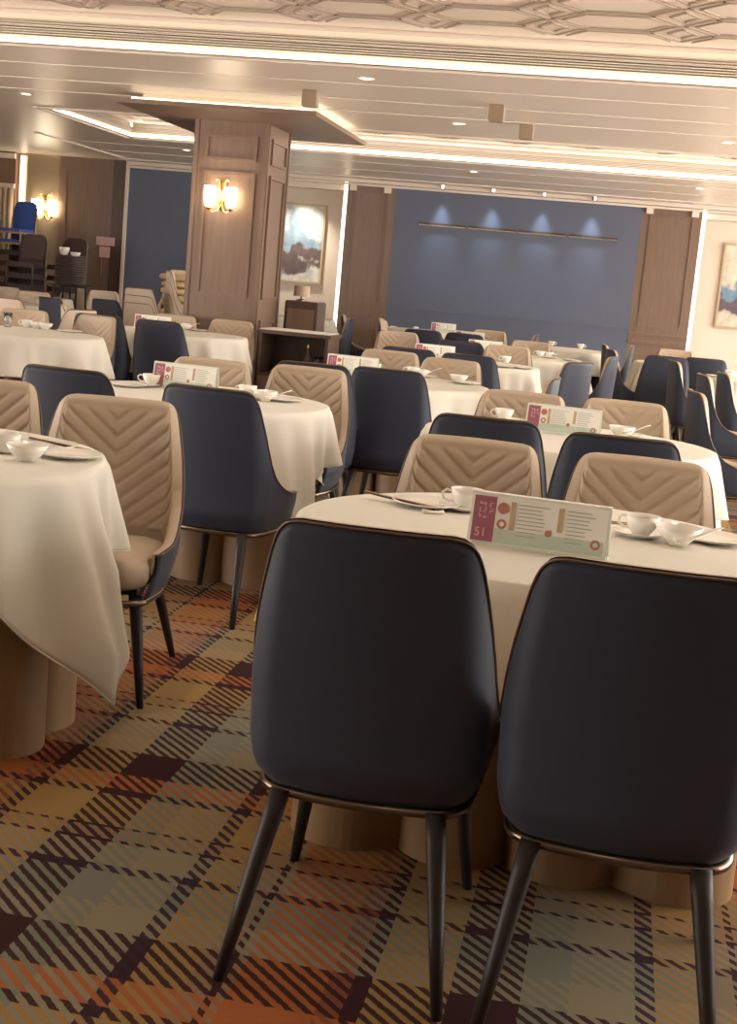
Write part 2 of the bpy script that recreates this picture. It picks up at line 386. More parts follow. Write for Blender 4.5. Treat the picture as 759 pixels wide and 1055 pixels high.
# small boxes under the ceiling
for x, y, l in ((-1.21, 11.3, 'tan square box under the ceiling, nearest right of centre'), (-1.05, 12.4, 'tan square box under the ceiling, farther of the pair at right'), (-2.72, 11.16, 'tan square box under the ceiling just above the column slab')):
    t = empty('ceiling_speaker', (x, y, H)); tag(t, l, 'speaker box')
    obj('housing', B((-.06, -.06, -.13), (.06, .06, 0)), BOXT, t, bevel=.006)
    bm = bmesh.new()
    for k in range(7): box(bm, (-.05, -.064, -.12+k*.016), (.05, -.058, -.113+k*.016))
    obj('grille', bm, BOXT, t)
# ---------------- paintings ----------------
def painting_mat(name, seed, sky, mid, dark):
    m = bpy.data.materials.new(name); m.use_nodes = True; nt = m.node_tree; b = nt.nodes['Principled BSDF']; b.inputs['Roughness'].default_value = .6
    L = nt.links.new; tc = nt.nodes.new('ShaderNodeTexCoord'); sp = nt.nodes.new('ShaderNodeSeparateXYZ'); L(tc.outputs['Generated'], sp.inputs[0])
    n = nt.nodes.new('ShaderNodeTexNoise'); n.noise_dimensions = '4D'; n.inputs['W'].default_value = seed; n.inputs['Scale'].default_value = 2.6; n.inputs['Detail'].default_value = 7; L(tc.outputs['Generated'], n.inputs['Vector'])
    a = nt.nodes.new('ShaderNodeMath'); a.operation = 'MULTIPLY_ADD'; a.inputs[1].default_value = .9; zz = nt.nodes.new('ShaderNodeMath'); zz.operation = 'MULTIPLY'; zz.inputs[1].default_value = .6; L(sp.outputs[2], zz.inputs[0]); L(n.outputs['Fac'], a.inputs[0]); L(zz.outputs[0], a.inputs[2])
    rp = nt.nodes.new('ShaderNodeValToRGB'); cr = rp.color_ramp
    st = [(.0, sky), (.53, sky), (.57, dark), (.70, dark), (.73, mid), (.83, mid), (.90, sky)]
    while len(cr.elements) < len(st): cr.elements.new(.5)
    for e, (p, c) in zip(cr.elements, st): e.position = p
    for e, (p, c) in zip(cr.elements, st): e.color = (*c, 1)
    L(a.outputs[0], rp.inputs[0])
    n2 = nt.nodes.new('ShaderNodeTexNoise'); n2.inputs['Scale'].default_value = 9; n2.inputs['Detail'].default_value = 6; L(tc.outputs['Generated'], n2.inputs['Vector'])
    mx = nt.nodes.new('ShaderNodeMix'); mx.data_type = 'RGBA'; mx.blend_type = 'OVERLAY'; mx.inputs[0].default_value = .6
    L(rp.outputs[0], mx.inputs[6]); L(n2.outputs['Fac'], mx.inputs[7]); L(mx.outputs[2], b.inputs['Base Color'])
    return m
def painting(x0, x1, z0, z1, m, label):
    t = empty('wall_painting', ((x0+x1)/2, YB+.44, z0)); tag(t, label, 'painting'); hw, h = (x1-x0)/2, z1-z0
    obj('canvas', B((-hw+.03, -.03, .03), (hw-.03, -.005, h-.03)), m, t)
    bm = bmesh.new()
    box(bm, (-hw, -.045, 0), (hw, 0, .03)); box(bm, (-hw, -.045, h-.03), (hw, 0, h)); box(bm, (-hw, -.045, .03), (-hw+.03, 0, h-.03)); box(bm, (hw-.03, -.045, .03), (hw, 0, h-.03))
    obj('picture_frame', bm, FRAMEM, t)
painting(-5.75, -4.66, 1.30, 2.50, painting_mat('ink_mountains', 3.1, (.50, .50, .46), (.20, .27, .33), (.10, .07, .065)), 'framed painting of misty grey mountains in the bright niche beside the column')
painting(1.28, 2.5, 1.20, 2.42, painting_mat('blue_mountains', 8.4, (.48, .44, .36), (.12, .22, .30), (.09, .07, .09)), 'framed blue and grey landscape painting at the right edge')
for k, (x0, x1, z0, z1, l) in enumerate(((-8.16, -7.86, 1.60, 1.73, 'wide pale pink notice on the brown wall panel, upper of two'), (-8.10, -7.93, 1.42, 1.58, 'small square pale notice under the wide pink one'))):
    t = empty('wall_notice', ((x0+x1)/2, YB-.02, z0)); tag(t, l, 'notice')
    obj('sheet', B((-(x1-x0)/2, -.008, 0), ((x1-x0)/2, 0, z1-z0)), SIGNP, t)
    bm = bmesh.new()
    for q in range(3): box(bm, (-(x1-x0)*.4, -.010, (z1-z0)*(.22+.25*q)), ((x1-x0)*.4, -.008, (z1-z0)*(.30+.25*q)))
    obj('print_lines', bm, PINKP, t)

# ---------------- the dining chair ----------------
def plan(l, z):
    """point and outward normal on the shell plan at signed arc length l and height z"""
    s = 1 if l >= 0 else -1; a = abs(l)
    wf = float(np.interp(z, [.34, .39, .46, .60, .75, .94], [.86, .93, .985, 1.0, .965, .895]))
    yb = -.255-.03*max(0, (z-.5)/.44)+(.03 if z < .42 else 0)*(.42-z)/.06
    R = .065; st = .192; q = R*PI/2
    if a <= st: x, y, nx, ny = a, 0, 0, -1
    elif a <= st+q:
        t = (a-st)/R; x = st+R*math.sin(t); y = R*(1-math.cos(t)); nx, ny = math.sin(t), -math.cos(t)
    else:
        d = a-st-q; x = st+R+.018*min(1, d/.2)-.030*(d/.33)**2*min(1, d/.3); y = R+d; nx, ny = 1, 0
    y += .035*(x/.235)**2-.0
    return Vector((s*x*wf, yb+y, z)), Vector((s*nx, ny, 0)).normalized()
HL = [0, .17, .195, .212, .228, .240, .255, .272, .292, .325, .375, .445, .515, .64]
HZ = [.945, .944, .940, .932, .912, .875, .80, .715, .655, .60, .558, .526, .508, .498]
def htop(l): return float(np.interp(abs(l), HL, HZ))
LMAX = .64
def lcols(n):
    base = list(np.linspace(0, .17, n//4, endpoint=False))+list(np.linspace(.17, .34, n//2, endpoint=False))+list(np.linspace(.34, LMAX, n//4))
    return [-x for x in base[:0:-1]]+base
def shell_mesh():
    bm = bmesh.new(); cols = lcols(44); nr = 22; ZB = .348
    O, I = [], []
    for l in cols:
        h = htop(l)-.002; o, i = [], []
        for k in range(nr+1):
            t = k/nr; z = ZB+(h-ZB)*t
            p, n = plan(l, z); tuck = .018*max(0, 1-t/.12)**2
            o.append(bm.verts.new(p-n*tuck)); i.append(bm.verts.new(p-n*(.013+tuck)))
        O.append(o); I.append(i)
    for a, b, c, d in zip(O, O[1:], I, I[1:]):
        for k in range(nr):
            bm.faces.new((a[k], b[k], b[k+1], a[k+1])); bm.faces.new((d[k], c[k], c[k+1], d[k+1]))
        bm.faces.new((a[nr], b[nr], d[nr], c[nr])); bm.faces.new((b[0], a[0], c[0], d[0]))
    for O_, I_ in ((O[0], I[0]), (O[-1], I[-1])):
        for k in range(nr): bm.faces.new((O_[k], O_[k+1], I_[k+1], I_[k]))
    return bm
def pad_mesh():
    bm = bmesh.new(); cols = lcols(76); nr = 84; Z0 = .43; V = []
    for l in cols:
        h = htop(l)+.002; c = []
        for k in range(nr+1):
            z = Z0+(h-Z0)*k/nr; p, n = plan(l, z)
            edge = min(h-z, LMAX-abs(l)); e = min(1, max(0, edge)/.02); th = .016+.024*math.sqrt(max(0, 1-(1-e)**2))
            if z > .5 and abs(l) < .32:
                uu = (z-.80*abs(l))/.058; dd = abs(uu-round(uu))*.058; fade = min(1, max(0, (htop(l)-z-.03)/.02))*min(1, max(0, (.29-abs(l))/.05))
                th -= .0065*math.exp(-(dd/.007)**2)*fade
                th += .004*fade
            c.append(bm.verts.new(p-n*th))
        V.append(c)
    for a, b in zip(V, V[1:]):
        for k in range(nr): bm.faces.new((b[k], a[k], a[k+1], b[k+1]))
    # close the rim back to the shell
    rim = []
    for l, c in zip(cols, V):
        p, n = plan(l, htop(l)+.002); rim.append(bm.verts.new(p-n*.004))
    for i in range(len(cols)-1): bm.faces.new((V[i][nr], V[i+1][nr], rim[i+1], rim[i]))
    for s in (0, -1):
        prev = None
        for k in range(nr+1):
            z = Z0+(htop(cols[s])+.002-Z0)*k/nr; p, n = plan(cols[s], z); v = bm.verts.new(p-n*.008)
            if prev: bm.faces.new((prev[0], prev[1], V[s][k], v))
            prev = (v, V[s][k])
    return bm
def seat_mesh():
    bm = bmesh.new(); N = 48
    def rg(sc, z):
        o = []
        for i in range(N):
            a = 2*PI*i/N; ex = .55
            x = math.copysign(abs(math.cos(a))**ex, math.cos(a))*.222; y = math.copysign(abs(math.sin(a))**ex, math.sin(a))*.262
            o.append((x*sc, .035+y*sc if y*sc > -.21 else .035-.21, z))
        return o
    rings(bm, [rg(.90, .385), rg(.98, .40), rg(1.0, .43), rg(.99, .455), rg(.95, .472), rg(.85, .482), rg(.55, .488), rg(.2, .490)])
    return bm
def chair_proto(name, pad, shellm=None):
    t = empty(name)
    sh = obj('back_shell', shell_mesh(), shellm or NAVY, t, smooth=True)
    obj('quilted_pad', pad_mesh(), pad, t, smooth=True)
    pts = []
    for l in lcols(44):
        p, n = plan(l, htop(l)-.004); pts.append(p+n*.0015)
    obj('piping', tube(bmesh.new(), pts, .0032, 6), PIPE, t, smooth=True)
    obj('seat', seat_mesh(), pad, t, smooth=True)
    pts = []
    for l in lcols(32): p, n = plan(l, .355); pts.append(p-n*.006+Vector((0, 0, -.006)))
    e = pts[-1]; s = pts[0]
    fr = [e+Vector((-.005, .02, 0)), Vector((e.x-.05, e.y+.055, e.z)), Vector((0, e.y+.07, e.z)), Vector((s.x+.05, s.y+.055, e.z)), s+Vector((.005, .02, 0))]
    obj('seat_frame', tube(bmesh.new(), pts+fr, .0115, 8, closed=True), BRONZE, t, smooth=True)
    for sx in (-1, 1):
        for top, foot in (((.165, -.20), (.225, -.375)), ((.17, .19), (.215, .24))):
            bm = bmesh.new(); rs = []
            for z, rd in ((.355, .022), (.30, .0215), (.15, .017), (0, .012)):
                k = 1-z/.355; x = sx*(top[0]+(foot[0]-top[0])*k); y = top[1]+(foot[1]-top[1])*k
                rs.append([(x+rd*math.cos(2*PI*i/14), y+rd*math.sin(2*PI*i/14), z) for i in range(14)])
            rings(bm, rs); obj('leg', bm, LEG, t, smooth=True)
        
    bm = bmesh.new(); box(bm, (-.17, -.16, .345), (.17, -.13, .385)); box(bm, (-.17, .15, .355), (.17, .18, .385)); box(bm, (-.16, -.13, .36), (-.13, .15, .384)); box(bm, (.13, -.13, .36), (.16, .15, .384))
    obj('under_frame', bm, LEG, t)
    return t
CH = chair_proto('dining_chair', BEIGE); CHP = chair_proto('dining_chair', PALE, PALE)
used = {}
def put(proto, x, y, z, rz, label, cat, group=None):
    if proto.name not in used: used[proto.name] = 1; o = proto
    else: o = copy_tree(proto)
    o.location = (x, y, z); o.rotation_euler = (0, 0, rz)
    for k in ('label', 'category', 'group'):
        if k in o: del o[k]
    tag(o, label, cat, group); return o
def chair(tx, ty, face, label, group, proto=None, z=0):
    """tx, ty: floor position under the middle of the backrest top; face: facing direction in degrees from +X"""
    a = math.radians(face); p = proto or CH
    return put(p, tx+.27*math.cos(a), ty+.27*math.sin(a), z, a-PI/2, label, 'chair', group)
CHAIRS = [
 ('A', -0.43, 2.59, 90, 0, 'navy chair back nearest the camera, left of the foreground pair', 'chairs around the nearest tables'),
 ('B', 0.10, 2.52, 88, 0, 'navy chair back nearest the camera, right of the foreground pair, cut by the frame', 'chairs around the nearest tables'),
 ('C', -0.43, 4.41, -90, 0, 'beige quilted chair across the nearest table, left of its menu card', 'chairs around the nearest tables'),
 ('D', 0.11, 4.39, -92, 0, 'beige quilted chair across the nearest table, right of its menu card', 'chairs around the nearest tables'),
 ('E', -0.48, 5.22, 90, 0, 'navy chair showing as a dark band above the left beige chair across card 51', 'chairs around the nearest tables'),
 ('F', 0.04, 5.02, 90, 0, 'navy chair showing as a dark band above the right beige chair across card 51', 'chairs around the nearest tables'),
 ('G', -0.45, 6.81, -90, 0, 'beige quilted chair behind the second right table, left one', 'chairs around the middle tables'),
 ('H', 0.05, 6.92, -90, 0, 'beige quilted chair behind the second right table, right one', 'chairs around the middle tables'),
 ('I', -1.69, 4.50, -80, 0, 'large beige quilted chair at the left, facing the camera, its seat showing', 'chairs around the nearest tables'),
 ('J', -2.28, 4.66, -80, 0, 'beige quilted chair cut by the left edge behind the near left table', 'chairs around the nearest tables'),
 ('K', -2.31, 5.45, 84, 0, 'navy chair back at the upper left of the big beige chair', 'chairs around the nearest tables'),
 ('L', -1.61, 5.26, 82, 0, 'large navy chair with its side wing showing, right of the big beige chair', 'chairs around the nearest tables'),
 ('M', -2.09, 6.90, -88, 0, 'beige chair behind the menu card of the second left table', 'chairs around the middle tables'),
 ('N', -1.60, 7.05, -92, 0, 'beige quilted chair behind the right end of the second left table', 'chairs around the middle tables'),
 ('O', -1.67, 7.40, 95, 0, 'navy chair directly behind a beige one, left side of the middle table', 'chairs around the middle tables'),
 ('Q', -1.27, 7.55, 88, 0, 'whole navy chair back standing clear in front of the middle table', 'chairs around the middle tables'),
 ('b2', -1.61, 9.64, -92, 0, 'beige chair behind the menu card of the middle table', 'chairs around the middle tables'),
 ('b3', -1.12, 9.29, -100, 0, 'beige chair behind the right part of the middle table', 'chairs around the middle tables'),
 ('b4', -1.12, 10.19, 85, 0, 'navy chair with its right wing showing, behind the middle table', 'chairs around the middle tables'),
 ('b5', -1.60, 10.33, 90, 0, 'navy chair back left of the fourth table in the middle row', 'chairs around the middle tables'),
 ('f1', -4.80, 10.50, -85, 0, 'beige chair behind the left dishes of the left edge middle table', 'chairs around the middle tables'),
 ('f2', -4.22, 10.65, -110, 0, 'large beige chair at the right end of the left edge middle table', 'chairs around the middle tables'),
 ('f3', -4.33, 10.88, 92, 0, 'navy chair back peeking out right of a large beige chair', 'chairs around the middle tables'),
 ('f4', -3.80, 10.88, 84, 0, 'navy chair back in front of the table left of the column', 'chairs around the middle tables'),
 ('f5', -4.16, 12.42, -90, 0, 'beige chair behind the table left of the column, left one', 'chairs around the middle tables'),
 ('f6', -3.60, 12.42, -90, 0, 'beige chair behind the table left of the column, right one', 'chairs around the middle tables'),
 ('g1', -7.67, 16.14, -80, 1, 'pale chair at the left edge, in the farthest row', 'pale chairs at the far left'),
 ('g2', -6.01, 12.63, 80, 1, 'pale chair back at the left edge, in front of the far left table', 'pale chairs at the far left'),
 ('g3', -6.91, 15.36, -90, 1, 'pale chair behind the far left table, before the dark stacks', 'pale chairs at the far left'),
 ('g4', -7.88, 18.87, -100, 1, 'pale chair at the far left, before the stacked trays', 'pale chairs at the far left'),
 ('g5', -7.40, 18.78, -70, 1, 'pale chair at the far left, nearest the navy wall strip', 'pale chairs at the far left'),
 ('g6', -6.10, 13.90, 60, 0, 'small navy chair at the right end of the far left table, left one', 'pale chairs at the far left'),
 ('g8', -5.90, 15.00, 70, 0, 'navy chair turned sideways left of the pale chair stacks', 'pale chairs at the far left'),
 ('g9', -6.00, 16.40, 75, 0, 'navy chair close to the pale chair stacks', 'pale chairs at the far left'),
 ('g10', -5.27, 12.34, 20, 1, 'pale chair turned sideways behind the left edge middle table, left one', 'pale chairs at the far left'),
 ('g11', -4.75, 11.60, 160, 1, 'pale chair turned sideways behind the left edge middle table, right one', 'pale chairs at the far left'),
 ('h1', -3.35, 16.90, 180, 0, 'navy chair seen from its side facing left, before the left brown panel', 'chairs around the far tables'),
 ('h2', -3.75, 18.10, 10, 0, 'chair seen from its side facing right, leftmost of three slivers', 'chairs around the far tables'),
 ('h3', -3.20, 17.95, 5, 0, 'chair seen from its side facing right, middle of three slivers', 'chairs around the far tables'),
 ('h4', -3.05, 17.20, 0, 0, 'chair seen from its side facing right, rightmost of three slivers', 'chairs around the far tables'),
 ('h5', -2.24, 13.68, -75, 0, 'beige chair turned toward us, left of the distant navy chair backs', 'chairs around the far tables'),
 ('h7', -2.17, 14.94, 90, 0, 'dark navy chair back under the farthest menu card', 'chairs around the far tables'),
 ('h8', -1.72, 15.05, 88, 0, 'dark navy chair back in front of the far middle table', 'chairs around the far tables'),
 ('h9', -1.64, 17.14, -92, 0, 'beige chair facing us in the farthest middle row', 'chairs around the far tables'),
 ('h10', -1.05, 17.30, 180, 0, 'chair seen edge on, facing left, in the farthest middle row', 'chairs around the far tables'),
 ('h11', -1.48, 12.72, 90, 0, 'navy chair back behind the fourth table of the middle row', 'chairs around the far tables'),
 ('h12', -1.03, 12.66, -88, 0, 'beige chair with a dark rim behind the fourth table of the middle row', 'chairs around the far tables'),
 ('h13', -0.95, 14.55, -90, 0, 'beige chair with its back to the navy wall, behind the fifth table', 'chairs around the far tables'),
 ('j1', -0.22, 15.90, 5, 0, 'chair seen edge on at the far right aisle, left one', 'chairs down the right side'),
 ('j2', -0.14, 14.50, 14, 0, 'navy and beige chair facing right, its seat showing in the right aisle', 'chairs down the right side'),
 ('j3', -0.29, 10.75, 150, 0, 'large navy chair back turned left at the fourth table', 'chairs down the right side'),
 ('j3b', -0.04, 12.60, 170, 0, 'navy chair behind the large turned one, beige inside just visible', 'chairs down the right side'),
 ('j4', -0.36, 8.35, 178, 0, 'navy chair tip showing between two tables, right end of the middle table', 'chairs down the right side'),
 ('j5', 0.13, 16.60, 180, 0, 'chair facing left before the right brown panel', 'chairs down the right side'),
 ('j6', 0.45, 13.95, 92, 0, 'navy chair back standing before the far right table', 'chairs down the right side'),
 ('j7', 0.62, 16.40, -90, 0, 'pinkish chair back behind the far right table', 'chairs down the right side'),
 ('j8', 0.46, 13.00, 10, 0, 'navy chair facing right, its beige inside a narrow strip', 'chairs down the right side'),
 ('j9', 0.85, 14.40, 85, 0, 'dark navy chair back left of the far right painting, behind the table', 'chairs down the right side'),
 ('j10', 0.61, 10.74, 8, 0, 'navy chair facing right at the right edge, farther of the large pair', 'chairs down the right side'),
 ('j10b', 0.80, 11.35, 8, 0, 'navy chair facing right just behind the large pair at the right edge', 'chairs down the right side'),
 ('j11', 0.44, 8.41, 8, 0, 'navy chair facing right at the right edge, nearer of the large pair', 'chairs down the right side'),
]
for n, x, y, fc, pale, lab, grp in CHAIRS: chair(x, y, fc, lab, grp, CHP if pale else CH)

# ---------------- tables and cloths ----------------
RT = .635; TZT = .82
def table_proto():
    t = empty('round_table')
    bm = bmesh.new(); lathe(bm, [(.59, .785), (.62, .79), (.62, .806), (.61, .812), (0.001, .812)], 64); obj('tabletop', bm, TAN, t)
    bm = bmesh.new(); N = 320; rs = []; pl = []
    for i in range(N):
        dx, dy = math.cos(2*PI*i/N), math.sin(2*PI*i/N); best = 0
        for cx in (-.42, -.14, .14, .42):
            for cy in (-.12, .12):
                bq = dx*cx+dy*cy; dq = bq*bq-(cx*cx+cy*cy-.15**2)
                if dq >= 0: best = max(best, bq+math.sqrt(dq))
        pl.append((best*dx, best*dy))
    for z in (0, .785): rs.append([(x, y, z) for x, y in pl])
    rings(bm, rs); obj('pedestal', bm, TAN, t, smooth=False)
    return t
TB = table_proto()
def cloth_fn(seed, corner, drop=.30):
    rnd = random.Random(seed); ph = [rnd.uniform(0, 6.28) for _ in range(6)]
    def hang(a):
        d = (a-corner+PI/4) % (PI/2)-PI/4; k = max(0, 1-abs(d)/math.radians(33))
        return .28+drop*k**1.35+.02*math.sin(3*a+ph[0])
    def pt(a, t):
        h = hang(a)*t
        d = (a-corner+PI/4) % (PI/2)-PI/4
        f1 = math.cos(11*a+ph[1]+.9*math.sin(2*a+ph[2])); f2 = math.sin(23*a+ph[3])
        cone = math.cos(d*9)*max(0, 1-abs(d)/.6)
        g = min(1, h/.28)
        out = .004+.012*min(1, h/.03)+g*(.028+.030*f1+.026*max(0, f1)**3+.014*f2+.030*cone)+.13*max(0, 1-abs(d)/.35)*min(1, h/.5)**2
        sw = g*.03*math.sin(11*a+ph[4])
        aa = a+sw
        rr = RT-.008+out
        z = .818-h if h > .012 else .818-.4*h
        return (rr*math.cos(aa), rr*math.sin(aa), z)
    return pt
def cloth(x, y, seed, corner, label, group, drop=.30):
    pt = cloth_fn(seed, corner, drop); bm = bmesh.new(); N = 216
    rs = [[(rr*math.cos(2*PI*i/N), rr*math.sin(2*PI*i/N), .818+.0006*math.sin(5*2*PI*i/N+rr*20)) for i in range(N)] for rr in (.02, .3, .5, .58, .62)]
    rs += [[pt(2*PI*i/N, t) for i in range(N)] for t in (0.02, .05, .09, .15, .23, .33, .44, .56, .68, .8, .9, .96, 1)]
    rings(bm, rs, True, True, False)
    o = obj('tablecloth', bm, CLOTH, smooth=True); o.location = (x, y, 0); tag(o, label, 'tablecloth', group)
    sm = o.modifiers.new('thick', 'SOLIDIFY'); sm.thickness = .0016; sm.offset = 1
    h = obj('hem', tube(bmesh.new(), [Vector(pt(2*PI*i/N, 1)) for i in range(N)], .0032, 6, closed=True), CLOTH, o, smooth=True)
TABLES = [
 ('A', -0.14, 3.46, -110, 'bearing menu card 51'),
 ('A2', -0.18, 6.02, -60, 'second in the right row'),
 ('L1', -2.09, 3.66, -12, 'nearest on the left'),
 ('L2', -1.94, 6.13, -38, 'second on the left'),
 ('T3', -1.42, 8.48, -20, 'behind the lone whole navy chair'),
 ('T4', -1.3, 11.5, -10, 'fourth in the middle row'),
 ('T5', -0.95, 13.5, -45, 'fifth in the middle row'),
 ('T6', -0.68, 16.75, -20, 'nearest the navy wall'),
 ('T7', 0.78, 15.35, -165, 'before the right brown panel'),
 ('R1', 1.45, 13.3, -130, 'under the right edge painting'),
 ('L3', -4.45, 9.6, -25, 'third on the left edge'),
 ('M3', -3.92, 11.72, -35, 'just before the column'),
 ('L4', -7.0, 14.5, -60, 'before the stacked chairs'),
 ('T8', -1.95, 16.1, -60, 'behind two small dark chair backs'),
 ('T9', -2.6, 18.7, -60, 'beside the chair slivers'),
 ('L5', -7.9, 17.2, -60, 'between the pale chairs'),
 ('N1', -4.75, 19.3, -60, 'under the mountain painting'),
]
for key, x, y, corner, desc in TABLES:
    put(TB, x, y, 0, random.uniform(-.08, .08), 'round table with a fluted tan pedestal, '+desc, 'table', 'round dining tables')
    cloth(x, y, hash(key) % 1 + sum(map(ord, key)), math.radians(corner), 'white cloth hanging over the round table '+desc, 'white tablecloths', {'L1': .38, 'A': .13}.get(key, .25))

# ---------------- tableware ----------------
def plate_proto(rad, name):
    bm = bmesh.new(); k = rad/.09
    lathe(bm, [(.04*k, .000), (.052*k, .002), (.085*k, .012), (.09*k, .0155), (.088*k, .0168), (.060*k, .007), (.02*k, .005)], 40)
    return obj(name, bm, WHITE, smooth=True)
def bowl_proto():
    bm = bmesh.new(); lathe(bm, [(.024, 0), (.026, .006), (.034, .012), (.052, .030), (.061, .050), (.058, .050), (.049, .031), (.03, .014), (.006, .011)], 36)
    return obj('bowl', bm, WHITE, smooth=True)
def cup_proto():
    bm = bmesh.new(); lathe(bm, [(.021, 0), (.023, .006), (.034, .018), (.041, .036), (.045, .056), (.0425, .056), (.038, .036), (.03, .018), (.005, .009)], 36)
    t = obj('teacup', bm, WHITE, smooth=True)
    h = tube(bmesh.new(), [(.040, 0, .046), (.055, 0, .050), (.066, 0, .042), (.064, 0, .028), (.050, 0, .018), (.036, 0, .020)], .0036, 8)
    obj('handle', h, WHITE, t, smooth=True)
    bm = bmesh.new(); rnd = random.Random(4)
    def patch(a, z, s, mi):
        vs = []
        for k in range(8):
            da = s*math.cos(k*PI/4)/.04; zz = z+s*math.sin(k*PI/4); rr = float(np.interp(zz, [.018, .036, .056], [.034, .041, .045]))+.0007
            vs.append(bm.verts.new((rr*math.cos(a+da), rr*math.sin(a+da), zz)))
        bm.faces.new(vs).material_index = mi
    for k in range(9): patch(math.radians(-70+rnd.uniform(-25, 25)), .038+rnd.uniform(-.008, .010), rnd.uniform(.004, .008), 0)
    for k in range(5): patch(math.radians(-95+rnd.uniform(-12, 40)), .030+rnd.uniform(-.006, .006), rnd.uniform(.003, .005), 1)
    obj('flower_print', bm, [PINKP, GREENP], t)
    return t
def spoon_proto():
    bm = bmesh.new(); n = 10
    rings(bm, [[(x+0*k, w_*math.cos(PI*k/n), z-d*math.sin(PI*k/n)) for k in range(n+1)]+[(x, -w_*math.cos(PI*k/n)*.85, z-d*.75*math.sin(PI-PI*k/n)+.0015) for k in range(n+1)] for x, w_, z, d in
        ((-.030, .004, .012, .002), (-.026, .016, .011, .009), (-.012, .021, .010, .012), (.004, .018, .011, .010), (.016, .010, .015, .006), (.04, .006, .026, .003), (.075, .006, .042, .003), (.095, .008, .048, .003))])
    return obj('soup_spoon', bm, WHITE, smooth=True)
def chop_proto():
    t = empty('chopsticks')
    for q in (-1, 1):
        o = obj('chopstick', tube(bmesh.new(), [(-.12, q*.004, .018), (0, q*.007, .012), (.11, q*.010, .006)], [.0025, .0033, .0042], 8), TANW if q > 0 else LEG, t, smooth=True)
    return t
def rest_proto():
    bm = bmesh.new(); tube(bm, [(0, -.03, .008), (0, -.015, .005), (0, .015, .005), (0, .03, .008)], [.006, .005, .005, .006], 10)
    return obj('chopstick_rest', bm, WHITE, smooth=True)
def glass_proto():
    bm = bmesh.new(); lathe(bm, [(.028, 0), (.032, .05), (.034, .11), (.032, .11), (.030, .05), (.026, .006)], 24); return obj('water_glass', bm, GLASS, smooth=True)
def napkin_proto():
    bm = bmesh.new(); rings(bm, [[(.05*sx*k, .022*sy*k2, z) for sx, sy in ((-1, -1), (1, -1), (1, 1), (-1, 1))] for k, k2, z in ((1, 1, 0), (1, 1, .012), (.9, .7, .022), (.5, .3, .026))])
    return obj('folded_napkin', bm, CLOTH, bevel=.003)
PROTO = dict(plate=plate_proto(.10, 'plate'), saucer=plate_proto(.072, 'saucer'), bowl=bowl_proto(), teacup=cup_proto(), soup_spoon=spoon_proto(), chopsticks=chop_proto(), chopstick_rest=rest_proto(), water_glass=glass_proto(), folded_napkin=napkin_proto())
CAT = dict(plate='plate', saucer='saucer', bowl='bowl', teacup='cup', soup_spoon='spoon', chopsticks='chopsticks', chopstick_rest='chopstick rest', water_glass='glass', folded_napkin='napkin')
GRP = dict(plate='dinner plates', saucer='saucers', bowl='soup bowls', teacup='teacups', soup_spoon='soup spoons', chopsticks='pairs of chopsticks', chopstick_rest='chopstick rests', water_glass='water glasses', folded_napkin='folded napkins')
